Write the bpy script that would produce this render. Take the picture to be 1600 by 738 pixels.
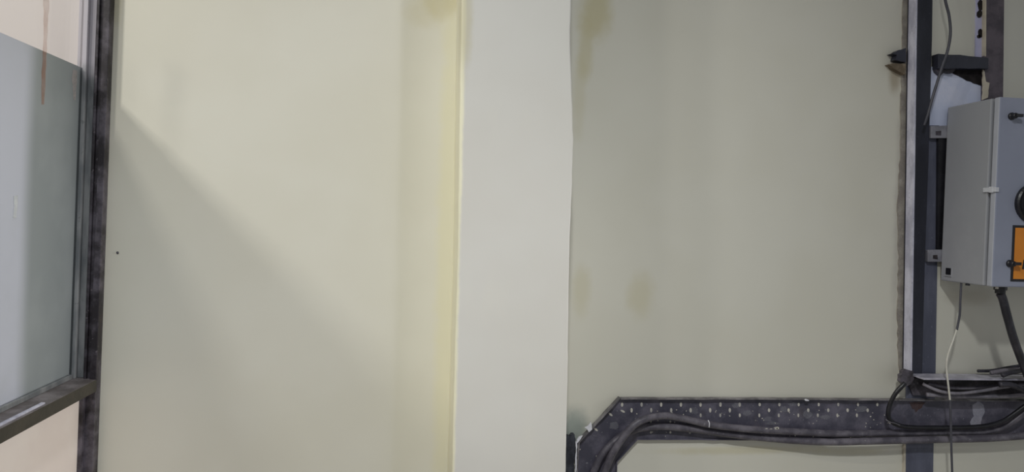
import bpy, bmesh, math, random
from mathutils import Vector, Matrix, noise as mnoise

random.seed(7)
scene = bpy.context.scene
for o in list(bpy.data.objects):
    bpy.data.objects.remove(o, do_unlink=True)
col = scene.collection

# ------------------------------------------------------------------ camera
W, H, F = 1600.0, 738.0, 1155.0
D, EYE = 1.7325, 1.5
VPX, VPY, ROLL = 655.0, 335.0, math.radians(1.37)
CAM = Vector((0, -D, EYE))
dy = Vector((VPX - W / 2, H / 2 - VPY, F)).normalized()          # wall normal in (right, up, forward)
az = Vector((math.sin(ROLL), math.cos(ROLL), 0))
dz = (az - az.dot(dy) * dy).normalized()
dx = dz.cross(dy)
if dx.x < 0:
    dx = -dx
RIGHT = Vector((dx[0], dy[0], dz[0]))
UP = Vector((dx[1], dy[1], dz[1]))
FWD = Vector((dx[2], dy[2], dz[2]))
cam_data = bpy.data.cameras.new('camera')
cam_data.sensor_width = 36.0
cam_data.lens = F / W * 36.0
cam_data.clip_start = 0.02
cam = bpy.data.objects.new('camera', cam_data)
B = -FWD
cam.matrix_world = Matrix(((RIGHT.x, UP.x, B.x, CAM.x), (RIGHT.y, UP.y, B.y, CAM.y),
                           (RIGHT.z, UP.z, B.z, CAM.z), (0, 0, 0, 1)))
col.objects.link(cam)
scene.camera = cam


def ray(px, py):
    return RIGHT * (px - W / 2) + UP * (H / 2 - py) + FWD * F


def P(px, py, Y=0.0):
    d = ray(px, py)
    return CAM + d * ((Y - CAM.y) / d.y)


def PX(px, py, X):
    d = ray(px, py)
    return CAM + d * ((X - CAM.x) / d.x)


# ------------------------------------------------------------------ light
world = bpy.data.worlds.new('world')
scene.world = world
world.use_nodes = True
bg = world.node_tree.nodes['Background']
bg.inputs[0].default_value = (0.93, 0.96, 1.0, 1)
bg.inputs[1].default_value = 0.315


def area(name, loc, target, size, power, colour):
    l = bpy.data.lights.new(name, 'AREA')
    l.shape = 'DISK'
    l.size = size
    l.energy = power
    l.color = colour
    o = bpy.data.objects.new(name, l)
    o.location = loc
    o.rotation_euler = (Vector(target) - Vector(loc)).to_track_quat('-Z', 'Y').to_euler()
    col.objects.link(o)
    return o


def spot(name, loc, target, angle, blend, radius, power, colour):
    l = bpy.data.lights.new(name, 'SPOT')
    l.spot_size = math.radians(angle)
    l.spot_blend = blend
    l.shadow_soft_size = radius
    l.energy = power
    l.color = colour
    o = bpy.data.objects.new(name, l)
    o.location = loc
    o.rotation_euler = (Vector(target) - Vector(loc)).to_track_quat('-Z', 'Y').to_euler()
    col.objects.link(o)
    return o


spot('room_lamp', (-0.12, -2.25, 3.22), (0.40, -0.6, -0.1), 96, 1.0, 0.08, 166, (0.98, 1.0, 1.0))


def tube_light(name, loc, rot, length, width, power, colour):
    l = bpy.data.lights.new(name, 'AREA')
    l.shape = 'RECTANGLE'
    l.size = length
    l.size_y = width
    l.energy = power
    l.color = colour
    o = bpy.data.objects.new(name, l)
    o.location = loc
    o.rotation_euler = rot
    col.objects.link(o)
    return o


tube_light('neighbour_room_lamp', (-2.10, -1.5, 3.14), (math.radians(38), 0, 0), 0.34, 0.08, 36, (1.0, 0.975, 0.92))
tube_light('neighbour_near_fill', (-1.38, -1.5, 3.14), (math.radians(38), 0, 0), 0.24, 0.08, 12, (1.0, 0.975, 0.92))  # second unseen light added to brighten the lower left wall
spot('side_fill', (2.6, -0.95, 1.75), (-0.8, -0.5, 1.1), 34, 0.8, 0.15, 150, (1.0, 0.97, 0.95))  # added fill spot, unseen, aimed to brighten only the partition

scene.view_settings.view_transform = 'Standard'
scene.view_settings.look = 'None'
scene.view_settings.gamma = 1.0
scene.view_settings.use_curve_mapping = False
scene.view_settings.exposure = 0.0

# ------------------------------------------------------------------ materials


def lin(c):
    return tuple(((v / 255) / 12.92 if v / 255 <= 0.04045 else ((v / 255 + 0.055) / 1.055) ** 2.4) for v in c) + (1,)


class Mat:
    def __init__(s, name):
        s.m = bpy.data.materials.new(name)
        s.m.use_nodes = True
        s.t = s.m.node_tree
        s.n = s.t.nodes
        s.b = s.n['Principled BSDF']
        s.pos = s.n.new('ShaderNodeNewGeometry').outputs['Position']

    def link(s, a, b):
        s.t.links.new(a, b)

    def noise(s, scale, detail=4, rough=0.6, stretch=(1, 1, 1)):
        mp = s.n.new('ShaderNodeMapping')
        mp.inputs['Scale'].default_value = stretch
        s.link(s.pos, mp.inputs['Vector'])
        t = s.n.new('ShaderNodeTexNoise')
        t.inputs['Scale'].default_value = scale
        t.inputs['Detail'].default_value = detail
        t.inputs['Roughness'].default_value = rough
        s.link(mp.outputs[0], t.inputs['Vector'])
        return t.outputs['Fac']

    def ramp(s, fac, a, b, va=0.0, vb=1.0):
        r = s.n.new('ShaderNodeMapRange')
        r.interpolation_type = 'SMOOTHSTEP'
        r.inputs['From Min'].default_value = a
        r.inputs['From Max'].default_value = b
        r.inputs['To Min'].default_value = va
        r.inputs['To Max'].default_value = vb
        s.link(fac, r.inputs['Value'])
        return r.outputs[0]

    def mix(s, fac, a, b):
        m = s.n.new('ShaderNodeMix')
        m.data_type = 'RGBA'
        for sock, v in ((m.inputs['Factor'], fac), (m.inputs['A'], a), (m.inputs['B'], b)):
            pass
        fs = [i for i in m.inputs if i.name == 'Factor' and i.type == 'VALUE'][0]
        as_ = [i for i in m.inputs if i.name == 'A' and i.type == 'RGBA'][0]
        bs = [i for i in m.inputs if i.name == 'B' and i.type == 'RGBA'][0]
        for sock, v in ((fs, fac), (as_, a), (bs, b)):
            if hasattr(v, 'is_linked'):
                s.link(v, sock)
            else:
                sock.default_value = v
        return [o for o in m.outputs if o.type == 'RGBA'][0]

    def math(s, op, a, b):
        m = s.n.new('ShaderNodeMath')
        m.operation = op
        for i, v in enumerate((a, b)):
            if hasattr(v, 'is_linked'):
                s.link(v, m.inputs[i])
            else:
                m.inputs[i].default_value = v
        return m.outputs[0]

    def blob(s, centre, radii, amount, wob=0.35, scale=18):
        """soft patch of colour around a point: 1 in the middle, 0 outside an ellipsoid with a ragged border"""
        sub = s.n.new('ShaderNodeVectorMath')
        sub.operation = 'SUBTRACT'
        s.link(s.pos, sub.inputs[0])
        sub.inputs[1].default_value = centre
        mul = s.n.new('ShaderNodeVectorMath')
        mul.operation = 'MULTIPLY'
        s.link(sub.outputs[0], mul.inputs[0])
        mul.inputs[1].default_value = tuple(1 / r for r in radii)
        ln = s.n.new('ShaderNodeVectorMath')
        ln.operation = 'LENGTH'
        s.link(mul.outputs[0], ln.inputs[0])
        n = s.noise(scale, 3)
        d = s.math('ADD', ln.outputs['Value'], s.math('MULTIPLY', s.math('SUBTRACT', n, 0.5), wob * 2))
        return s.ramp(d, 0.25, 1.0, amount, 0.0)

    def bump(s, h, strength, dist=0.002):
        b = s.n.new('ShaderNodeBump')
        b.inputs['Strength'].default_value = strength
        b.inputs['Distance'].default_value = dist
        s.link(h, b.inputs['Height'])
        s.link(b.outputs[0], s.b.inputs['Normal'])

    def fin(s, colour, rough=0.6, metal=0.0, spec=0.5):
        if hasattr(colour, 'is_linked'):
            s.link(colour, s.b.inputs['Base Color'])
        else:
            s.b.inputs['Base Color'].default_value = colour
        s.b.inputs['Roughness'].default_value = rough
        s.b.inputs['Metallic'].default_value = metal
        s.b.inputs['Specular IOR Level'].default_value = spec
        return s.m


CREAM = (0.70, 0.685, 0.60, 1)
CREAM2 = (0.67, 0.652, 0.56, 1)
STAIN_OR_SHADE = (0.55, 0.50, 0.30, 1)


def wall_mat(name, a=CREAM, b=CREAM2, stains_and_shading=(), beyond=None):
    k = Mat(name)
    c = k.mix(k.ramp(k.noise(2.2, 3), 0.35, 0.65), a, b)
    c = k.mix(k.ramp(k.noise(9, 3, 0.6, (1, 1, 0.35)), 0.5, 0.75, 0, 0.25), c, (0.68, 0.66, 0.58, 1))
    for centre, radii, amount, colour in stains_and_shading:
        c = k.mix(k.blob(centre, radii, amount), c, colour)
    if beyond:
        sp = k.n.new('ShaderNodeSeparateXYZ')
        k.link(k.pos, sp.inputs[0])
        c = k.mix(k.ramp(sp.outputs['X'], beyond - 0.002, beyond + 0.002, 1.0, 0.0), c, (0.63, 0.585, 0.575, 1))
    k.bump(k.noise(40, 4), 0.10)
    return k.fin(c, 0.42, 0, 0.35)


def metal(name, a, b, spots=None, spot_amt=0.5, scale=14, rough=0.5, spec=0.5, stretch=(1, 1, 1), rust=None):
    k = Mat(name)
    c = k.mix(k.ramp(k.noise(scale, 5, 0.65, stretch), 0.38, 0.66), lin(a), lin(b))
    if rust:
        c = k.mix(k.ramp(k.noise(scale * 0.8, 4, 0.7, (1, 1, 0.6)), 0.58, 0.72, 0, 0.7), c, lin(rust))
    if spots:
        c = k.mix(k.ramp(k.noise(scale * 7, 3, 0.55), 0.66, 0.72, 0, spot_amt), c, lin(spots))
    k.bump(k.noise(scale * 5, 4), 0.25)
    return k.fin(c, rough, 0, spec)


def stain_or_shading(px, py, rx, rz, amount, colour=STAIN_OR_SHADE):
    return (tuple(P(px, py)), (rx * 0.0015, 1.0, rz * 0.0015), amount, colour)


PIL_Y = -0.22
pl_x0 = P(715, 370, PIL_Y).x
pl_x1 = P(891, 370, PIL_Y).x
M = {}
M['wall'] = wall_mat('cream_wall_paint', beyond=P(134, 380, 0).x, stains_and_shading=[
    stain_or_shading(699, 370, 24, 900, 0.55, (0.70, 0.665, 0.45, 1)),  # yellow bounce light in the pillar corner, painted into the wall colour
    stain_or_shading(932, 20, 36, 70, 0.75), stain_or_shading(915, 75, 18, 75, 0.55), stain_or_shading(1000, 462, 32, 52, 0.4), stain_or_shading(908, 455, 22, 60, 0.35),
    stain_or_shading(690, 0, 45, 40, 0.65), stain_or_shading(660, 20, 40, 34, 0.3), stain_or_shading(185, 0, 18, 60, 0.45),
    stain_or_shading(905, 150, 16, 90, 0.28), stain_or_shading(1160, 704, 200, 10, 0.45), stain_or_shading(1330, 706, 90, 10, 0.35),  # the two wide bands paint the tray's shadow on the wall below
    stain_or_shading(895, 672, 34, 50, 0.75, (0.22, 0.27, 0.25, 1)),
    stain_or_shading(1408, 300, 16, 330, 0.6, (0.46, 0.44, 0.40, 1)), stain_or_shading(1398, 120, 16, 40, 0.7, (0.36, 0.30, 0.20, 1)),
    stain_or_shading(1520, 465, 70, 22, 0.35, (0.40, 0.35, 0.25, 1))])
M['pilaster'] = wall_mat('cream_pilaster_paint', (0.625, 0.618, 0.58, 1), (0.60, 0.588, 0.545, 1), stains_and_shading=[
    ((pl_x0, -.11, 1.5), (0.009, 1.0, 5.0), 0.9, (0.84, 0.81, 0.60, 1)),  # yellow brightness of the lit side face, put into its colour
    ((P(727, 30, -.22).x, -.22, P(727, 30, -.22).z), (0.022, 0.2, 0.16), 0.55, (0.50, 0.46, 0.30, 1))])
M['floor'] = metal('grey_floor_screed', (176, 172, 164), (192, 188, 180), scale=5, rough=0.7)
M['ceiling'] = wall_mat('ceiling_paint', (0.30, 0.30, 0.29, 1), (0.27, 0.27, 0.26, 1))
M['old_steel'] = metal('old_brown_black_steel', (32, 27, 32), (92, 87, 96), (132, 126, 132), 0.45, 16, 0.45, rust=(66, 54, 50))


def bead_mat():
    k = Mat('grey_glazing_bead')
    sp = k.n.new('ShaderNodeSeparateXYZ')
    k.link(k.pos, sp.inputs[0])
    zf = PX(60, 82, P(122, 380, 0).x).z
    wob = k.math('ADD', sp.outputs['Z'], k.math('MULTIPLY', k.math('SUBTRACT', k.noise(12, 3), 0.5), 0.12))
    low = k.mix(k.ramp(k.noise(22, 4, .6, (1, 1, .3)), 0.4, 0.65), lin((98, 102, 106)), lin((134, 136, 138)))
    c = k.mix(k.ramp(wob, zf - 0.03, zf + 0.03), low, lin((186, 182, 190)))
    c = k.mix(k.ramp(k.noise(60, 3), 0.66, 0.72, 0, 0.4), c, lin((70, 70, 74)))
    return k.fin(c, 0.45)


M['bead'] = bead_mat()
M['rail_top'] = metal('dusty_grey_steel', (92, 86, 86), (132, 126, 128), (64, 58, 60), 0.6, 18, 0.5, stretch=(1, 1, 1))
M['rail_side'] = metal('olive_black_steel', (44, 40, 32), (58, 52, 43), (76, 72, 64), 0.3, 16, 0.5)
M['board'] = metal('pinkish_beige_board', (232, 220, 214), (238, 228, 222), scale=4, rough=0.6)
M['tray'] = metal('black_grey_tray_steel', (66, 65, 78), (100, 97, 110), (160, 160, 168), 0.4, 16, 0.42, rust=(74, 68, 72))
M['tray_edge'] = metal('dusty_tray_flange', (92, 89, 92), (138, 134, 136), (56, 54, 60), 0.5, 26, 0.5)
M['plug'] = metal('cream_paint_in_slots', (200, 196, 186), (160, 158, 156), scale=30, rough=0.6)
M['white_paint'] = metal('white_paint_splash', (226, 226, 232), (204, 204, 212), scale=60, rough=0.5)
M['shelf'] = metal('dusty_grey_shelf_steel', (180, 178, 190), (146, 144, 156), (90, 88, 98), 0.6, 24, 0.45)
M['flange_white'] = metal('scuffed_whitish_steel', (202, 202, 216), (162, 162, 178), (110, 108, 120), 0.6, 24, 0.45, stretch=(1, 1, .5))
M['web_dark'] = metal('dark_navy_steel', (34, 36, 46), (46, 48, 60), (84, 86, 98), 0.25, 14, 0.4, stretch=(1, 1, .4))
M['post'] = metal('blue_grey_steel_post', (72, 75, 90), (90, 93, 109), (128, 132, 148), 0.25, 12, 0.4, stretch=(1, 1, .3))
M['post_brown'] = metal('dark_brown_grey_steel', (64, 58, 66), (92, 84, 92), (110, 104, 108), 0.3, 14, 0.5)
M['mortar'] = metal('grey_brown_mortar', (126, 120, 114), (150, 145, 136), (184, 180, 170), 0.6, 28, 0.9, 0.2)
M['mortar_brown'] = metal('brown_mortar', (96, 86, 72), (134, 122, 106), scale=40, rough=0.9, spec=0.2)
M['dark_patch'] = metal('dark_patch_colour', (30, 27, 28), (46, 42, 42), scale=40, rough=0.9, spec=0.2)
M['sealant'] = metal('ragged_black_sealant', (30, 33, 42), (58, 61, 70), (104, 108, 112), 0.35, 40, 0.6)
M['patch'] = metal('bluish_white_plaster', (190, 198, 222), (206, 210, 228), scale=8, rough=0.6)
M['patch_lilac'] = metal('lilac_grey_plaster', (172, 172, 204), (186, 186, 212), scale=8, rough=0.6)
M['beige_edge'] = metal('beige_painted_edge', (190, 182, 164), (168, 160, 146), scale=20, rough=0.6)
M['box'] = metal('grey_enclosure_paint', (146, 148, 153), (154, 155, 160), scale=4, rough=0.45)
M['box_door'] = metal('bluish_grey_door_paint', (134, 139, 156), (142, 147, 164), scale=4, rough=0.4)
M['box_edge'] = metal('light_grey_door_edge', (162, 165, 174), (172, 174, 182), scale=8, rough=0.4)
M['clip'] = metal('pale_grey_clip', (186, 188, 194), (198, 200, 206), scale=30, rough=0.5)
M['bracket'] = metal('grey_steel_bracket', (112, 112, 120), (134, 134, 142), (64, 58, 60), 0.5, 24, 0.5)
M['black'] = metal('black_plastic', (20, 20, 24), (30, 30, 35), scale=30, rough=0.35)
M['orange'] = metal('orange_label', (214, 134, 38), (206, 126, 34), scale=12, rough=0.5)
M['seam'] = metal('dark_grey_gasket', (70, 76, 84), (78, 84, 92), scale=20, rough=0.7)
M['cable'] = metal('dusty_black_cable', (74, 71, 80), (110, 106, 114), (160, 158, 162), 0.35, 22, 0.45)
M['cable_black'] = metal('black_cable', (32, 32, 39), (56, 54, 62), (92, 90, 96), 0.25, 22, 0.4)
M['cable_grey'] = metal('grey_dusty_cable', (100, 98, 106), (134, 130, 138), (50, 48, 54), 0.4, 24, 0.5)
M['wire_dark'] = metal('dark_grey_wire', (62, 62, 70), (76, 76, 84), scale=20, rough=0.5)
M['wire_white'] = metal('off_white_wire', (204, 202, 192), (190, 188, 178), scale=30, rough=0.5)
M['screw'] = metal('bright_screw', (200, 196, 186), (170, 166, 158), scale=40, rough=0.35)


def film_mat():
    """frosted, lightly glossy film on the glass; blurred view and reflection painted as a darker band near the frame"""
    k = Mat('frosted_grey_film')
    y0 = PX(42, 330, XG).y
    y1 = PX(24, 330, XG).y
    sep = k.n.new('ShaderNodeSeparateXYZ')
    k.link(k.pos, sep.inputs[0])
    wob = k.math('ADD', sep.outputs['Y'], k.math('MULTIPLY', k.math('SUBTRACT', k.noise(7, 2, .5, (1, 1, .4)), 0.5), 0.03))
    painted_tone = k.ramp(wob, y1 - .01, y0 + .01)
    c = k.mix(painted_tone, (0.53, 0.555, 0.64, 1), (0.275, 0.305, 0.32, 1))
    c = k.mix(k.ramp(k.noise(6, 3), 0.4, 0.7, 0, 0.3), c, (0.40, 0.43, 0.45, 1))
    k.b.inputs['Transmission Weight'].default_value = 0.0
    return k.fin(c, 0.35, 0, 0.3)


def glass_mat():
    k = Mat('clear_dusty_glass')
    tr = k.n.new('ShaderNodeBsdfTransparent')
    tr.inputs[0].default_value = (0.97, 0.965, 0.955, 1)
    gl = k.n.new('ShaderNodeBsdfGlossy')
    gl.inputs['Roughness'].default_value = 0.05
    mx = k.n.new('ShaderNodeMixShader')
    mx.inputs[0].default_value = 0.05
    k.link(tr.outputs[0], mx.inputs[1])
    k.link(gl.outputs[0], mx.inputs[2])
    k.link(mx.outputs[0], k.n['Material Output'].inputs['Surface'])
    return k.m


def wash_mat(name, colour, alpha):
    k = Mat(name)
    k.fin(colour, 0.7, 0, 0.2)
    a = k.ramp(k.noise(30, 3), 0.3, 0.7, alpha * 0.6, alpha)
    k.link(a, k.b.inputs['Alpha'])
    return k.m


# ------------------------------------------------------------------ mesh helpers


def obj(name, bm, mat, parent=None, smooth=False, bevel=0.0):
    bmesh.ops.remove_doubles(bm, verts=bm.verts, dist=1e-6)
    bmesh.ops.recalc_face_normals(bm, faces=bm.faces)
    me = bpy.data.meshes.new(name)
    bm.to_mesh(me)
    bm.free()
    if smooth:
        for p in me.polygons:
            p.use_smooth = True
    for m in (mat if isinstance(mat, (list, tuple)) else [mat]):
        me.materials.append(m)
    o = bpy.data.objects.new(name, me)
    col.objects.link(o)
    if parent:
        o.parent = parent
        o.matrix_parent_inverse = Matrix.Translation(-parent.location)
    if bevel:
        b = o.modifiers.new('bevel', 'BEVEL')
        b.width = bevel
        b.segments = 2
        b.limit_method = 'ANGLE'
    return o


def thing(name, label, cat, loc, group=None):
    o = bpy.data.objects.new(name, None)
    o.empty_display_size = 0.05
    o.location = loc
    col.objects.link(o)
    return tag(o, label, cat, group)


def tag(o, label, cat, group=None):
    o['label'] = label
    o['category'] = cat
    if group:
        o['group'] = group
    return o


def struct(o, label=None):
    o['kind'] = 'structure'
    if label:
        o['label'] = label
    return o


def add_box(bm, lo, hi, mi=0):
    (x0, y0, z0), (x1, y1, z1) = lo, hi
    v = [bm.verts.new(p) for p in ((x0, y0, z0), (x1, y0, z0), (x1, y1, z0), (x0, y1, z0),
                                   (x0, y0, z1), (x1, y0, z1), (x1, y1, z1), (x0, y1, z1))]
    for f in ((0, 1, 2, 3), (4, 5, 6, 7), (0, 1, 5, 4), (1, 2, 6, 5), (2, 3, 7, 6), (3, 0, 4, 7)):
        bm.faces.new([v[i] for i in f]).material_index = mi
    return bm


def box(lo, hi):
    return add_box(bmesh.new(), lo, hi)


def add_prism(bm, pts, yf, yb, mi=0):
    """pts: world points on plane y=yf; extruded straight back to yb"""
    a = [bm.verts.new((p.x, yf, p.z)) for p in pts]
    b = [bm.verts.new((p.x, yb, p.z)) for p in pts]
    n = len(pts)
    bm.faces.new(a).material_index = mi
    bm.faces.new(b).material_index = mi
    for i in range(n):
        bm.faces.new((a[i], a[(i + 1) % n], b[(i + 1) % n], b[i])).material_index = mi
    return bm


def ragged(px, amp, step=6, closed=True):
    """subdivide a pixel outline and jitter it so that broken or splashed edges look torn"""
    out = []
    n = len(px)
    for i in range(n if closed else n - 1):
        a, b = px[i], px[(i + 1) % n]
        L = math.hypot(b[0] - a[0], b[1] - a[1])
        k = max(1, int(L / step))
        for j in range(k):
            t = j / k
            out.append((a[0] + (b[0] - a[0]) * t + random.uniform(-amp, amp),
                        a[1] + (b[1] - a[1]) * t + random.uniform(-amp, amp)))
    return out


def slab(px, yf, yb):
    return add_prism(bmesh.new(), [P(x, y, yf) for x, y in px], yf, yb)


def spline(pts, per=10):
    pts = [Vector(p) for p in pts]
    out = []
    for i in range(len(pts) - 1):
        p0 = pts[max(i - 1, 0)]
        p1, p2 = pts[i], pts[i + 1]
        p3 = pts[min(i + 2, len(pts) - 1)]
        for j in range(per):
            t = j / per
            out.append(0.5 * ((2 * p1) + (p2 - p0) * t + (2 * p0 - 5 * p1 + 4 * p2 - p3) * t * t
                              + (3 * p1 - p0 - 3 * p2 + p3) * t ** 3))
    out.append(pts[-1])
    return out


def add_tube(bm, path, r, seg=12, wob=0.0):
    rings = []
    ref = Vector((0, -1, 0))
    for i, p in enumerate(path):
        t = (path[min(i + 1, len(path) - 1)] - path[max(i - 1, 0)]).normalized()
        s = t.cross(ref)
        if s.length < 0.05:
            s = t.cross(Vector((0, 0, 1)))
        s.normalize()
        u = s.cross(t).normalized()
        rr = r * (1 + wob * mnoise.noise(p * 40))
        rings.append([bm.verts.new(p + (s * math.cos(2 * math.pi * k / seg) + u * math.sin(2 * math.pi * k / seg)) * rr)
                      for k in range(seg)])
    for a, b in zip(rings, rings[1:]):
        for k in range(seg):
            bm.faces.new((a[k], a[(k + 1) % seg], b[(k + 1) % seg], b[k]))
    bm.faces.new(rings[0])
    bm.faces.new(rings[-1])
    return bm


def cable(px, r, wob=0.08, per=10):
    """px: list of (x, y, depth) control points"""
    return add_tube(bmesh.new(), spline([P(x, y, Y) for x, y, Y in px], per), r, 12, wob)


def lathe_y(centre, prof, seg=32):
    """profile of (radius, y offset) turned about the axis pointing out of the wall"""
    bm = bmesh.new()
    rings = []
    for r, yo in prof:
        rings.append([bm.verts.new((centre.x + r * math.cos(2 * math.pi * k / seg), centre.y + yo,
                                    centre.z + r * math.sin(2 * math.pi * k / seg))) for k in range(seg)])
    for a, b in zip(rings, rings[1:]):
        for k in range(seg):
            bm.faces.new((a[k], a[(k + 1) % seg], b[(k + 1) % seg], b[k]))
    bm.faces.new(rings[0])
    bm.faces.new(rings[-1])
    return bm


# ------------------------------------------------------------------ room shell
XL = P(166, 380, 0).x                      # face of the partition's corner post
XG = P(122, 380, 0).x                      # glass line of the partition
ZC = 3.3

# back wall: a plastered sheet whose left field stands a little proud and bends back before the pilaster
bend = P(622, 370).x
prof = [(-3.4, -0.022), (bend - 0.02, -0.022), (bend - 0.008, -0.0218), (bend + 0.001, -0.0205), (bend + 0.009, -0.0178),
        (bend + 0.036, -0.0098), (bend + 0.072, -0.0042), (bend + 0.105, -0.002), (pl_x0 + 0.01, 0.0), (3.6, 0.0)]
bm = bmesh.new()
zs = [0, ZC]
cols = [[bm.verts.new((x, y, z)) for z in zs] for x, y in prof]
back = [[bm.verts.new((x, 0.12, z)) for z in zs] for x in (prof[0][0], prof[-1][0])]
for a, b in zip(cols, cols[1:]):
    f = bm.faces.new((a[0], b[0], b[1], a[1]))
    f.smooth = True
bm.faces.new((back[0][0], back[1][0], back[1][1], back[0][1]))
bm.faces.new((cols[0][0], cols[0][1], back[0][1], back[0][0]))
bm.faces.new((cols[-1][0], cols[-1][1], back[1][1], back[1][0]))
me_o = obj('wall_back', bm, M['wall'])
struct(me_o, 'cream painted plaster wall with yellow damp staining and painted shading')

# pilaster with slightly wandering plaster arrises
bm = bmesh.new()
right_edge = [(-400, 895), (0, 893), (60, 891.5), (130, 894), (215, 896), (300, 893.5), (370, 890.5), (480, 888.5), (600, 887), (660, 885.5), (738, 884), (1300, 872)]
left_edge = [(-400, 729), (0, 721), (200, 718), (400, 715.5), (560, 710.5), (738, 706.5), (1300, 694)]


def interp(tab, y):
    for (a, va), (b, vb) in zip(tab, tab[1:]):
        if a <= y <= b:
            return va + (vb - va) * (y - a) / (b - a)
    return tab[-1][1]


rows = []
N = 90
for i in range(N + 1):
    y = -330 + (1240 + 330) * i / N
    l = P(interp(left_edge, y), y, PIL_Y)
    r = P(interp(right_edge, y), y, PIL_Y)
    jl = 0.0006 * mnoise.noise(Vector((3.1, 0, y * 0.03)))
    jr = 0.0012 * mnoise.noise(Vector((9.1, 0, y * 0.04)))
    z = min(max(l.z, 0.0), ZC)
    if i == 0:
        z = ZC
    if i == N:
        z = 0.0
    x0, x1 = l.x + jl, r.x + jr
    c = 0.004
    rows.append([bm.verts.new(p) for p in ((x0, 0.01, z), (x0, PIL_Y + c, z), (x0 + c * .3, PIL_Y + c * .3, z), (x0 + c, PIL_Y, z),
                                           (x1 - c * .7, PIL_Y, z), (x1 - c * .2, PIL_Y + c * .2, z), (x1, PIL_Y + c * .7, z), (x1, 0.01, z))])
for a, b in zip(rows, rows[1:]):
    for k in range(7):
        bm.faces.new((a[k], a[k + 1], b[k + 1], b[k]))
bm.faces.new(rows[0])
bm.faces.new(rows[-1])
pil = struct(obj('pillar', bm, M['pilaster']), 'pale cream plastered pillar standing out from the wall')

# hairline crack where the pillar meets the wall on its left
crack = [(712, 0), (714, 120), (711, 200), (708, 300), (705, 400), (702, 560), (699, 650), (697, 738)]

bm = box((-3.4, -4.2, -0.1), (3.6, 0.12, 0.0))
struct(obj('floor', bm, M['floor']), 'grey screed floor')
bm = box((-3.4, -4.2, ZC), (3.6, 0.12, ZC + 0.1))
struct(obj('ceiling', bm, M['ceiling']), 'pale ceiling')

# ------------------------------------------------------------------ partition on the left (steel frame, part frosted glass, board below)
Z_RT = PX(0, 669, XL).z                    # top of rail
Z_RB = PX(0, 694, XL).z
Z_FILM = PX(60, 82, XG).z
YN = -3.2                                  # near end of the partition
win = bpy.data.objects.new('window_1', None)
win.location = (XG, 0, 1.1)
col.objects.link(win)
struct(win, 'steel framed partition with frosted glass above a beige board')
XB = XG - 0.012
bm = box((XG + 0.030, -0.034, 0), (XL, -0.021, ZC))                       # face leaf
add_box(bm, (XL - 0.014, -0.044, 0), (XL, -0.021, ZC))                    # turned edge next to the wall
add_box(bm, (XG + 0.030, -0.040, 0), (XG + 0.036, -0.021, ZC))            # thin inner lip
obj('corner_post', bm, M['old_steel'], win, bevel=0.0015)
bm = box((XG - 0.010, -0.030, Z_RT), (XG + 0.026, -0.021, ZC))
add_box(bm, (XG + 0.006, -0.042, Z_RT), (XG + 0.014, -0.021, ZC))
obj('glazing_bead', bm, M['bead'], win, bevel=0.0015)
bm = box((XG - 0.012, YN, Z_RB), (XL, -0.021, Z_RT))
for f in bm.faces:
    pass
bm.faces.ensure_lookup_table()
for f in bm.faces:
    c = f.calc_center_median()
    f.material_index = 1 if abs(c.x - XL) < 1e-4 else 0
rail = obj('rail', bm, [M['rail_top'], M['rail_side']], win, bevel=0.002)
bm = box((XG + 0.004, YN, Z_RT), (XG + 0.010, -0.044, Z_RT + 0.010))
obj('sill_bead', bm, M['bead'], win, bevel=0.001)
bm = box((XG + 0.045, YN, Z_RT - 0.001), (XG + 0.052, -0.25, Z_RT + 0.003))
obj('sill_strip', bm, M['flange_white'], win, bevel=0.001)
pane = obj('glass_pane', box((XG - 0.004, YN, Z_RT), (XG, -0.030, ZC)), glass_mat(), win)
obj('frosted_film', box((XG + 0.0003, YN, Z_RT), (XG + 0.0015, -0.030, Z_FILM)), film_mat(), pane)
bm = box((XG + 0.020, YN, 0.02), (XG + 0.032, -0.021, Z_RB))
obj('board_panel', bm, M['board'], win)
bm = box((XG + 0.032, -0.016 - 0.03, 0), (XL, -0.021, Z_RB))
add_box(bm, (XG + 0.030, -0.060, 0), (XG + 0.040, -0.046, Z_RB))
obj('lower_post', bm, M['old_steel'], win, bevel=0.0015)


def on_glass(px, off, th):
    bm = bmesh.new()
    pts = [PX(x - 0.021 * (600 - y), y - 0.008 * (600 - y), XG) for x, y in px]     # allow for the frame's lean
    a = [bm.verts.new((XG + off + th, p.y, p.z)) for p in pts]
    b = [bm.verts.new((XG + off, p.y, p.z)) for p in pts]
    n = len(pts)
    bm.faces.new(a)
    bm.faces.new(b)
    for i in range(n):
        bm.faces.new((a[i], a[(i + 1) % n], b[(i + 1) % n], b[i]))
    return bm


streak = [(60, -60), (72, -60), (71, 20), (69, 60), (68, 90), (66, 130), (65, 166), (60, 166), (60, 130), (62, 90), (64, 60), (63, 20)]
obj('rust_streak', on_glass(ragged(streak, 0.7, 8), 0.0018, 0.0005), wash_mat('rust_stain', lin((186, 126, 92)), 0.22), win)
obj('paint_mark', on_glass(ragged([(17, 308), (23, 308), (22, 330), (21, 343), (16, 343), (18, 325)], 0.5, 6), 0.0018, 0.0006), wash_mat('chalky_mark', lin((216, 220, 224)), 0.8), win)
obj('paint_smear', on_glass(ragged([(110, 112), (117, 114), (116, 140), (114, 160), (111, 158), (109, 125)], 0.6, 6), 0.0018, 0.0005), wash_mat('pale_smear', lin((196, 190, 190)), 0.5), win)

# ------------------------------------------------------------------ nail in the wall
bm = lathe_y(P(184, 395, -0.0222), [(0.0001, 0.001), (0.0020, 0.0), (0.0028, -0.0012), (0.0018, -0.003), (0.0001, -0.0034)], 12)
win.rotation_euler.y = 0.023                # the old frame leans a little
tag(obj('nail', bm, M['wire_dark'], smooth=True), 'tiny dark nail head alone in the cream wall near the partition', 'nail')

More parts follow.
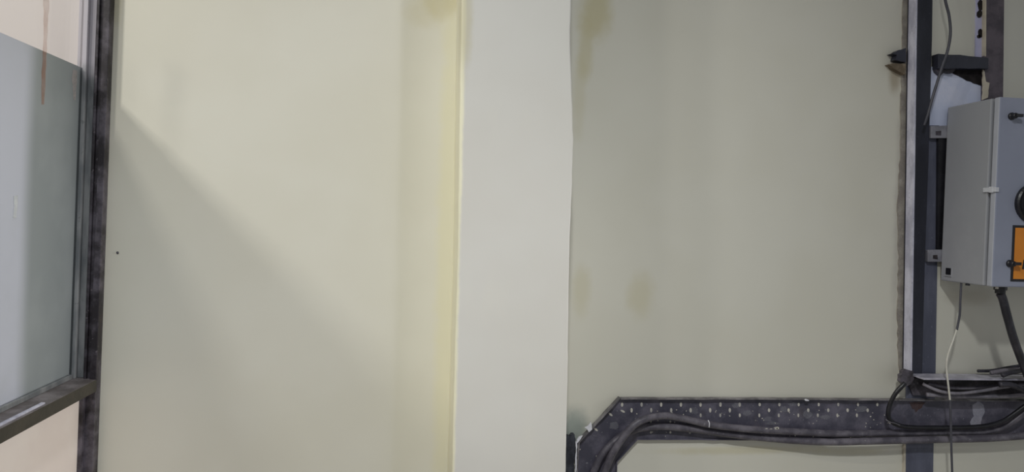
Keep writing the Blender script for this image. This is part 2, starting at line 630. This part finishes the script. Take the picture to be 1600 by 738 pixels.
# ------------------------------------------------------------------ mortar left of the upright and broken plaster (part of the wall)
edge = [(1412, -40), (1424, -40), (1420, 120), (1416, 300), (1412, 480), (1412, 590), (1408, 600), (1404, 560), (1403, 480), (1405, 400), (1403, 330), (1407, 240), (1409, 120), (1411, 60)]
struct(obj('trim_1', slab(ragged(edge, 1.2, 9), -0.003, 0.002), M['mortar']), 'rough grey mortar strip along the steel upright')
patch = [(1448, 104), (1500, 106), (1533, 108), (1533, 150), (1531, 200), (1446, 200)]
struct(obj('trim_2', slab(patch, -0.003, 0.002), M['patch']), 'bluish white bare plaster patch')
struct(obj('trim_3', slab(ragged([(1526, -30), (1540, -30), (1540, 92), (1524, 92)], 0.6, 10), -0.003, 0.002), M['patch_lilac']), 'lilac grey plaster strip')
hole = [(1478, 104), (1538, 106), (1534, 133), (1522, 130), (1510, 126), (1499, 118), (1490, 116)]
struct(obj('trim_4', slab(ragged(hole, 1.0, 6), -0.005, 0.002), M['dark_patch']), 'dark patch for a broken cavity in the plaster')  # flat dark slab; the hole's shade is in its colour

# ------------------------------------------------------------------ perforated cable tray along the wall
TY, TF = -0.008, -0.020                    # web face, flange front
tray = thing('cable_tray', 'black perforated steel cable tray turning down beside the pale pillar', 'cable tray', P(1200, 690, 0))
web = [(968, 623), (1180, 624), (1390, 626), (1640, 627), (1640, 684), (1450, 689), (1200, 688), (995, 688), (962, 722), (960, 800), (896, 800), (900, 738), (903, 691)]
bm = slab(web, TY, -0.0045)


def add_slot(bm, cx, cy, w, h, rot=0.0):
    pts = []
    for k in range(10):
        a = 2 * math.pi * k / 10
        x, y = w * math.cos(a), h * math.sin(a)
        pts.append(P(cx + x * math.cos(rot) - y * math.sin(rot), cy + x * math.sin(rot) + y * math.cos(rot), TY - 0.0008))
    add_prism(bm, pts, TY - 0.0008, TY + 0.001, 1)


for k in range(14):
    add_slot(bm, 972 + 30.7 * k + random.uniform(-.4, .4), 632.5, 1.9 if k < 9 else 1.6, 3.6 if k < 7 else 2.8)
for k in range(13):
    if k not in (6,):
        add_slot(bm, 987 + 30.7 * k + random.uniform(-.4, .4), 641.5, 1.8, 3.6 if k < 7 else 3.0)
for k in range(9):
    add_slot(bm, 1095 + 30.5 * k, 649.5, 1.5, 3.0)
for cx, cy in ((1017, 659.5), (1047.5, 659.5), (1017, 676), (1047.5, 676), (1078, 676.5)):
    add_slot(bm, cx, cy, 1.6, 2.0)
for cx, cy, r in ((954, 648, -.9), (931, 671.5, -.9), (973, 643, -1.1)):
    add_slot(bm, cx, cy, 1.6, 3.8, r)
for k in range(95):
    x = random.uniform(905, 1400)
    y = random.uniform(640, 684) if x > 985 else random.uniform(690, 736)
    if x < 985 and not (902 < x < 960):
        continue
    add_slot(bm, x, y, random.uniform(.4, 1.0), random.uniform(.4, 1.2), random.uniform(0, 3))
obj('perforated_web', bm, [M['tray'], M['plug']], tray)


def flange(px, yf, yb, th, name, mat, side):
    """a thin upstand following an edge of the tray; px are on the web's plane"""
    pts = [P(x, y, TY) for x, y in px]
    bm = bmesh.new()
    rows = []
    for i, p in enumerate(pts):
        t = (pts[min(i + 1, len(pts) - 1)] - pts[max(i - 1, 0)]).normalized()
        n = Vector((-t.z, 0, t.x)) * side
        w = random.uniform(-0.0012, 0.0012)
        rows.append([bm.verts.new((p.x, yb, p.z)), bm.verts.new((p.x, yf + w, p.z)),
                     bm.verts.new((p.x + n.x * th, yf + w, p.z + n.z * th)), bm.verts.new((p.x + n.x * th, yb, p.z + n.z * th))])
    for a, b in zip(rows, rows[1:]):
        for k in range(4):
            bm.faces.new((a[k], a[(k + 1) % 4], b[(k + 1) % 4], b[k]))
    bm.faces.new(rows[0])
    bm.faces.new(rows[-1])
    return obj(name, bm, mat, tray)


def dens(px, step=14):
    return ragged(px, 0.25, step, closed=False) + [px[-1]]


flange(dens([(968, 621), (1180, 621.5), (1392, 623), (1640, 625)]), TF, -0.0045, 0.0028, 'top_flange', M['tray_edge'], -1)
flange(dens([(898, 800), (901, 738), (904, 690)], 8), TF, -0.0045, 0.0035, 'side_flange', M['tray_edge'], 1)
flange(dens([(904, 690), (968, 621)], 10), TF, -0.0045, 0.0030, 'corner_flange', M['tray_edge'], 1)
flange(dens([(962, 800), (964, 722), (996, 687), (1200, 688), (1450, 689), (1640, 684)]), -0.012, -0.0045, 0.0028, 'lower_flange', M['tray'], 1)


def splash(name, px, Y, parent, mat='white_paint', th=0.0025):
    return obj(name, slab(ragged(px, 0.6, 4), Y - th, Y + 0.001), M[mat], parent)


splash('paint_splash', [(914, 669), (921, 664), (923, 660), (925, 665), (925, 671), (920, 676), (917, 671)], TF - .001, tray)
splash('paint_splash', [(901, 688), (904, 683), (910, 681), (908, 686), (904, 691), (900, 694)], TF - .001, tray)
splash('paint_splash', [(899.5, 691), (902.5, 691), (901.5, 703), (900.5, 738), (899, 760), (897.5, 760), (898.5, 738), (899.8, 708)], TF - .0015, tray, th=0.0015)
splash('paint_splash', [(1257, 625), (1260, 623.5), (1264, 625), (1264, 627.5), (1261, 627), (1258, 627)], TF - .001, tray)

# ragged black sealant squeezed between pillar and tray
seal = [(878, 682), (884, 681), (890, 683), (894, 679), (897, 680), (899.5, 686), (899, 700), (896.5, 740), (892, 800), (872, 800)]
tag(obj('sealant_patch', slab(ragged(seal, 1.3, 3), -0.016, -0.001), M['sealant']),
    'ragged black sealant patch between the pale pillar and the tray end', 'sealant')

# ------------------------------------------------------------------ steel post behind, with the two box brackets
BOXB = -0.017
post = thing('steel_post', 'flat blue-grey steel post running down behind the cable tray', 'steel post', P(1440, 738, 0))
bar = [(1422, 196), (1468, 196), (1464, 470), (1462, 590), (1459, 700), (1456, 900), (1412, 900), (1415, 700)]
obj('bar', slab(bar, -0.004, 0.0), M['post'], post, bevel=0.001)
for (x0, x1, ya, yb) in ((1455, 1486, 197, 216), (1450, 1486, 391, 409.5)):
    br = obj('mounting_bracket', slab([(x0, ya), (x1, ya - 1), (x1, yb), (x0, yb)], BOXB, -0.004), M['bracket'], post, bevel=0.0012)
    obj('bolt', slab(ragged([(x0 + 8, ya + 8), (x0 + 15, ya + 8), (x0 + 15, ya + 14), (x0 + 8, ya + 14)], 0.8, 4), BOXB - 0.001, BOXB + 0.003), M['old_steel'], br)
obj('shadow_gap_strip', slab([(1466.5, 214), (1482, 214), (1482, 393), (1465, 393)], -0.012, -0.001), M['black'], post)  # black strip standing for the shadow gap between post and box
obj('painted_edge', slab([(1412, 694), (1415.5, 694), (1413.5, 900), (1410, 900)], -0.0045, -0.0005), M['beige_edge'], post)['label'] = 'beige painted edge'

# ------------------------------------------------------------------ angle iron: upright with whitish flange, shelf leg with dusty lip
iron = thing('angle_iron_frame', 'black angle iron upright with scuffed whitish flange and dusty shelf leg', 'angle iron', P(1415, 600, 0))
UY0, UY1 = -0.0125, -0.0395
ux = lambda y: 1411.5 + 8.5 * (1 - y / 590.0)        # wall-side edge of the flange
top, bot = P(ux(-60), -60, UY0), P(ux(592), 592, UY0)
bm = bmesh.new()
rows = []
for i in range(25):
    t = i / 24
    p = top.lerp(bot, t)
    w = 0.0007 * mnoise.noise(Vector((0, 5, i * 1.7)))
    rows.append([bm.verts.new(v) for v in ((p.x + w, UY0, p.z), (p.x + w, UY1, p.z), (p.x + w + .004, UY1, p.z), (p.x + w + .004, UY0, p.z))])
for a, b in zip(rows, rows[1:]):
    for k in range(4):
        bm.faces.new((a[k], a[(k + 1) % 4], b[(k + 1) % 4], b[k]))
bm.faces.new(rows[0])
bm.faces.new(rows[-1])
obj('white_flange', bm, M['flange_white'], iron)['label'] = 'scuffed whitish flange'
webpx = [(ux(-60), -60), (1458, -60), (1456.5, 60), (1451, 250), (1445, 420), (1441, 592), (ux(592), 592)]
obj('upright_web', slab(webpx, UY0, -0.0078), M['web_dark'], iron, bevel=0.0006)
# shelf leg
a0, a1 = P(1421, 584, -0.012), P(1640, 586, -0.012)
SH = -0.066
bm = bmesh.new()
rows = []
for i in range(21):
    t = i / 20
    p = a0.lerp(a1, t)
    w = 0.0009 * mnoise.noise(Vector((2, 7, i * 1.3)))
    rows.append([bm.verts.new(v) for v in ((p.x, -0.010, p.z), (p.x, SH + w, p.z + w), (p.x, SH + w, p.z - .004), (p.x, -0.010, p.z - .004))])
for a, b in zip(rows, rows[1:]):
    for k in range(4):
        bm.faces.new((a[k], a[(k + 1) % 4], b[(k + 1) % 4], b[k]))
bm.faces.new(rows[0])
bm.faces.new(rows[-1])
obj('shelf_flange', bm, M['shelf'], iron)['label'] = 'dusty grey shelf flange'
obj('shelf_web', slab([(1424, 585), (1640, 585), (1640, 618), (1427, 618), (1421, 604)], -0.0125, -0.0085), M['old_steel'], iron)

obj('weld_lump', slab(ragged([(1409, 580), (1416, 577), (1426, 580), (1428, 592), (1424, 601), (1413, 604), (1407, 596)], 1.2, 4), -0.0415, -0.030), M['old_steel'], iron)

# ------------------------------------------------------------------ crossbar with its right-hand hanger
hang = thing('steel_hanger', 'dark brown steel hanger with crossbar above the grey box', 'steel hanger', P(1555, 150, 0))
HY = -0.014
obj('hanger_bar', slab([(1541, -60), (1570, -60), (1568.5, 80), (1567, 200), (1537, 200), (1538, 110), (1540, 60)], HY, 0.0), M['post_brown'], hang, bevel=0.001)
obj('painted_edge', slab([(1540, -60), (1541.6, -60), (1540.8, 88), (1539.2, 88)], HY - 0.0006, 0.0), M['beige_edge'], hang)['label'] = 'beige painted edge strip'
obj('plaster_chip', slab(ragged([(1536.5, 108), (1539, 112), (1540, 128), (1547, 130), (1543, 152), (1536, 156)], 0.7, 5), HY - 0.002, HY + 0.002), M['beige_edge'], hang)['label'] = 'beige plaster chip'
for (cx, cy, w, h) in ((1532, 8, 4, 9), (1531, 22, 4, 6), (1532, 52, 3, 7), (1529.5, 57, 3, 3)):
    pts = [(cx + w * math.cos(k * .7), cy + h * math.sin(k * .7)) for k in range(9)]
    obj('tar_blot', slab(ragged(pts, 0.6, 4), -0.0045, -0.002), M['dark_patch'], hang)
obj('crossbar', slab(ragged([(1466, 84), (1500, 86), (1545, 90), (1545, 107.5), (1500, 107), (1466, 107)], 0.5, 12), HY - 0.010, 0.0), M['web_dark'], hang, bevel=0.0008)
stub = [(1394, 84), (1404, 79), (1416, 75), (1416, 97), (1406, 95), (1399, 93), (1401, 86)]
obj('crossbar_stub', slab(ragged(stub, 0.8, 5), HY - 0.006, 0.0), M['web_dark'], hang)
obj('rust_lump', slab(ragged([(1462, 104), (1480, 106), (1494, 107), (1488, 115), (1476, 112), (1470, 118), (1463, 113)], 0.8, 5), HY, 0.0), M['old_steel'], hang)
tag(obj('mortar_lump', slab(ragged([(1388, 100), (1399, 99), (1415, 100), (1415, 117), (1407, 113), (1397, 107)], 0.5, 5), -0.016, 0.0), M['mortar_brown']),
    'tan brown mortar lump under the broken bar end left of the upright', 'mortar')

# ------------------------------------------------------------------ electrical box
bx0 = P(1475, 300, BOXB).x
bz1 = P(1475, 167.5, BOXB).z
bz0 = P(1475, 438.5, BOXB).z
byf = BOXB - 0.144                         # front of the body
bw = 0.34
XR = bx0 + bw
encl = thing('electrical_box', 'grey metal electrical box with orange label and black knobs', 'electrical box', (bx0 + bw / 2, BOXB, bz0))
obj('body', box((bx0, byf, bz0), (XR, BOXB, bz1)), M['box'], encl, bevel=0.003)
obj('gasket', box((bx0 + 0.010, byf - 0.008, bz0 + 0.006), (XR - 0.010, byf, bz1 - 0.006)), M['seam'], encl)
dyf = byf - 0.008 - 0.017
bm = box((bx0, dyf, bz0), (XR, byf - 0.008, bz1))
bm.faces.ensure_lookup_table()
for f in bm.faces:
    c = f.calc_center_median()
    f.material_index = 0 if abs(c.y - dyf) < 1e-4 else 1
door = obj('door', bm, [M['box_door'], M['box_edge']], encl, bevel=0.003)
for cx, cy in ((1580, 182), (1577, 412)):
    c = P(cx, cy, dyf)
    bm = lathe_y(c, [(0.0085, 0.001), (0.0085, -0.004), (0.0065, -0.006), (0.0065, -0.014), (0.005, -0.016), (0.0002, -0.016)], 20)
    tilt = 0.25 if cy < 300 else -0.2
    add_box(bm, (c.x - 0.002, c.y - 0.018, c.z - 0.003), (c.x + 0.016, c.y - 0.011, c.z + 0.004))
    k = obj('lock_knob', bm, M['black'], door, bevel=0.0006)
    k['label'] = 'black lock knob'
c = P(1613, 318, dyf)
r = abs(P(1585, 318, dyf).x - c.x)
kb = obj('rotary_handle', lathe_y(c, [(r, 0.001), (r, -0.008), (r * .93, -0.011), (r * .80, -0.010), (r * .74, -0.007), (r * .40, -0.008), (r * .36, -0.022), (0.0002, -0.022)], 40), M['black'], door)
kb['label'] = 'round black rotary handle'
obj('grip', box((c.x - r * .16, c.y - 0.040, c.z - r * .7), (c.x + r * .16, c.y - 0.021, c.z + r * .7)), M['black'], kb, bevel=0.003)
l0, l1 = P(1582.5, 352, dyf), P(1584, 440, dyf)
lw = 0.12
bm = box((l0.x, dyf - 0.0012, l1.z), (l0.x + lw, dyf + 0.0005, l0.z))
lab = obj('warning_label', bm, M['black'], door)
lab['label'] = 'orange label with black border'
fr = 0.0058
obj('label_field', box((l0.x + fr, dyf - 0.0018, l1.z + fr), (l0.x + lw - fr, dyf - 0.0008, l0.z - fr)), M['orange'], door)
g = P(1596, 414, dyf)
gm = bmesh.new()
gp = [(0, -.010), (.046, -.010), (.046, -.004), (.012, -.004), (.010, .012), (.003, .012)]
add_prism(gm, [Vector((g.x + a, 0, g.z + b)) for a, b in gp], dyf - 0.0026, dyf - 0.0015)
obj('label_mark', gm, M['black'], door)
c = P(1556, 297, dyf)
bm = box((bx0 - 0.004, dyf - 0.003, c.z - 0.0045), (bx0 + 0.006, byf + 0.010, c.z + 0.006))
add_box(bm, (bx0 - 0.005, dyf + 0.004, c.z - 0.006), (bx0 + 0.004, dyf + 0.016, c.z + 0.008))
obj('hinge_clip', bm, M['clip'], encl, bevel=0.001)['label'] = 'pale grey clip over the door seam'
# knock-out on the side face
kz, ky = P(1485, 425, BOXB - 0.02).z, BOXB - 0.027
bm = box((bx0 - 0.002, ky - 0.013, kz - 0.011), (bx0 + 0.001, ky + 0.011, kz + 0.011))
obj('knockout_plate', bm, M['box'], encl)
bm = box((bx0 - 0.004, ky - 0.012, kz - 0.006), (bx0 + 0.001, ky + 0.004, kz + 0.010))
obj('knockout_plug', bm, M['black'], encl)
# glands below
gx, gy = P(1563, 452, -0.15).x, -0.15
bm = bmesh.new()
add_tube(bm, [Vector((gx, gy, bz0 + 0.001)), Vector((gx, gy, bz0 - 0.010))], 0.014, 8)
add_tube(bm, [Vector((gx, gy, bz0 - 0.009)), Vector((gx, gy, bz0 - 0.018))], 0.011, 16)
gland = obj('cable_gland', bm, M['black'], encl)
bm = bmesh.new()
sx = P(1556, 449, -0.165)
add_tube(bm, [Vector((sx.x, -0.168, bz0 + 0.001)), Vector((sx.x, -0.168, bz0 - 0.006))], 0.0035, 10)
obj('screw', bm, M['screw'], encl)
bm = bmesh.new()
sx = P(1512, 446, -0.11)
add_tube(bm, [Vector((sx.x, -0.11, bz0 + 0.001)), Vector((sx.x, -0.11, bz0 - 0.004))], 0.005, 12)
obj('blanking_plug', bm, M['black'], encl)

# ------------------------------------------------------------------ cables
wash = wash_mat('pale_dust_smear', lin((150, 150, 158)), 0.35)
dep = thing('feed_cable', 'thick black cable dropping from under the grey electrical box', 'cable', (gx, gy, bz0))
path = [Vector((gx, gy, bz0 - 0.0185))] + [P(x, y, Y) for x, y, Y in ((1567, 468, -.15), (1574, 495, -.146), (1584, 530, -.135), (1597, 565, -.11), (1612, 600, -.098), (1640, 640, -.09))]
obj('jacket', add_tube(bmesh.new(), spline(path), 0.0095, 14, 0.03), M['cable_black'], dep, smooth=True)


def run(name, label, px, r, mat, group, wob=0.1):
    return tag(obj(name, cable(px, r, wob), M[mat], smooth=True), label, 'cable', group)


wash2 = wash_mat('chalky_white_smear', lin((200, 200, 214)), 0.5)
wash3 = wash_mat('rust_brown_smear', lin((92, 66, 54)), 0.55)
run_more = ((1168, 646, 9, 5), (1200, 655, 7, 4), (1225, 640, 6, 6), (1262, 648, 8, 7), (1290, 652, 10, 4), (1208, 662, 12, 3), (1150, 634, 10, 5), (1085, 642, 8, 6), (960, 665, 9, 7), (1345, 640, 12, 6), (1240, 632, 10, 4))
for cx, cy, w, h in run_more:
    pts = [(cx + w * math.cos(k * .63) * random.uniform(.6, 1.1), cy + h * math.sin(k * .63) * random.uniform(.6, 1.1)) for k in range(10)]
    obj('dust_smear', slab(ragged(pts, 0.6, 4), TY - 0.0006, TY + 0.001), wash, tray)
obj('chalk_smear', slab(ragged([(1519, 632), (1528, 628), (1537, 632), (1540, 643), (1534, 652), (1533, 664), (1526, 671), (1519, 668), (1516, 660), (1521, 652), (1519, 642)], 1.2, 4), TY - 0.0007, TY + 0.001), wash2, tray)
obj('rust_smear', slab(ragged([(1420, 629), (1446, 629), (1440, 638), (1432, 644), (1425, 638)], 1.0, 4), TY - 0.0007, TY + 0.001), wash3, tray)
G1, G2, G3 = 'thick cables lying in the tray', 'thin cables sagging under the shelf', 'cable ends lying on the shelf'
c1 = run('tray_cable', 'upper thick dusty black cable arching over the tray elbow',
         [(936, 770, -.026), (945, 738, -.026), (960, 704, -.035), (985, 670, -.0405), (1006, 656, -.040), (1036, 650, -.034), (1066, 654, -.030), (1110, 664, -.034),
          (1170, 671, -.034), (1240, 675, -.033), (1310, 678, -.026), (1400, 677, -.019), (1480, 676, -.019), (1535, 675.5, -.020), (1568, 667, -.022), (1590, 653, -.030), (1625, 622, -.042)],
         0.0085, 'cable', G1, 0.05)
bm = cable([(1106.5, 657, -.041), (1108.5, 662, -.0435), (1108, 668, -.041)], 0.0012)
obj('cable_tie', bm, M['white_paint'], c1)['label'] = 'white tie'
for (x0, x1, ya, yb, Y, host) in ((1190, 1236, 669, 677, -.0405, 0),):
    for q in range(9):
        cx, cy = random.uniform(x0, x1), random.uniform(ya, yb)
        obj('paint_fleck', slab(ragged([(cx - 2.2, cy - 1), (cx + 2.2, cy - 1.6), (cx + 2, cy + 1.4), (cx - 2, cy + 1)], 0.5, 2), Y, Y + 0.006), M['plug'], c1)
run('tray_cable', 'lower thick dusty black cable sagging below the tray edge',
    [(918, 770, -.018), (928, 738, -.018), (940, 712, -.018), (958, 692, -.018), (980, 677, -.018), (1004, 669, -.018), (1042, 667, -.0185), (1100, 673, -.0185), (1150, 680, -.0205),
     (1220, 687, -.0225), (1290, 691, -.032), (1350, 690, -.036), (1430, 688, -.034), (1500, 686.5, -.0345), (1560, 684.5, -.035), (1640, 678, -.036)],
    0.0090, 'cable', G1, 0.05)
run('loop_cable', 'black cable bent in a tight loop below the angle iron corner',
    [(1414, 599, -.050), (1408, 605, -.050), (1398, 617, -.046), (1390, 634, -.042), (1388, 648, -.042), (1392, 658, -.042), (1404, 665, -.040), (1425, 668, -.036), (1470, 668.5, -.034), (1530, 667, -.035), (1562, 660, -.038), (1586, 646, -.042), (1640, 606, -.055)],
    0.0054, 'black', None)
run('stray_wire', 'short thin grey wire end beside the black cable loop',
    [(1384, 656, -.048), (1391, 660, -.050), (1399, 662, -.050), (1406, 665, -.049)], 0.0010, 'cable_grey', None)
run('shelf_cable', 'lowest straight grey cable of those under the dusty shelf',
    [(1448, 617, -.040), (1480, 619.5, -.042), (1530, 620, -.042), (1584, 619, -.040), (1640, 612, -.04)], 0.0052, 'cable_grey', G2)
run('shelf_cable', 'deepest sagging grey cable under the dusty shelf',
    [(1442, 600, -.045), (1456, 607, -.052), (1474, 613, -.056), (1500, 615, -.056), (1535, 611, -.056), (1578, 604, -.05), (1640, 598, -.05)], 0.0040, 'cable_grey', G2)
run('shelf_cable', 'shallow sagging black cable close under the shelf lip',
    [(1450, 600, -.030), (1475, 605, -.034), (1510, 607, -.036), (1550, 604, -.036), (1600, 600, -.03), (1640, 598, -.03)], 0.0042, 'cable', G2)
run('shelf_end_cable', 'dark cable end reaching furthest left on top of the shelf',
    [(1528, 580, -.030), (1550, 579.5, -.032), (1575, 575, -.034), (1600, 571, -.04), (1640, 566, -.05)], 0.0042, 'cable_black', G3)
run('shelf_end_cable', 'dark cable crossing the right end of the shelf lip',
    [(1566, 587, -.0755), (1577, 583, -.0755), (1592, 580, -.07), (1620, 574, -.06)], 0.0060, 'cable_black', G3)
run('shelf_end_cable', 'thick dark cable drooping off the shelf at the right edge',
    [(1562, 601, -.0765), (1580, 602, -.0765), (1598, 609, -.072), (1625, 622, -.066)], 0.0070, 'cable_black', G3)

run('shelf_end_cable', 'dark cable lying slantwise over the others at the right end of the shelf',
    [(1548, 583, -.050), (1566, 580, -.052), (1586, 578, -.054), (1606, 580, -.052), (1640, 580, -.05)], 0.0055, 'cable', G3)

# thin wires
tag(obj('hanging_wire', cable([(1472, -40, -.045), (1477, 0, -.045), (1483, 25, -.045), (1485, 52, -.046), (1481, 78, -.048), (1472, 104, -.048), (1464, 130, -.046), (1456, 156, -.044), (1450, 178, -.042), (1444, 196, -.036)], 0.0033, 0.03),
        M['wire_dark'], smooth=True), 'thin dark grey wire hanging past the crossbar above the box', 'wire')
wire = thing('spliced_wire', 'thin wire with a white stretch hanging below the grey box', 'wire', P(1487, 738, -.08))
pt = [(1502, 440, -.085), (1500.5, 470, -.085), (1499.5, 492, -.085), (1495, 516, -.085)]
obj('dark_upper_lead', cable(pt, 0.0026, 0.02), M['wire_dark'], wire, smooth=True)
pt = [(1495, 515, -.085), (1489, 533, -.084), (1481, 556, -.082), (1479, 575, -.080), (1481.5, 600, -.080), (1484.5, 626, -.078)]
obj('white_stretch', cable(pt, 0.0023, 0.05), M['wire_white'], wire, smooth=True)['label'] = 'off-white stretch'
pt = [(1484.5, 625, -.078), (1485.5, 660, -.076), (1486.5, 700, -.070), (1488, 745, -.066), (1489, 790, -.06)]
obj('dark_lower_lead', cable(pt, 0.0026, 0.02), M['wire_dark'], wire, smooth=True)
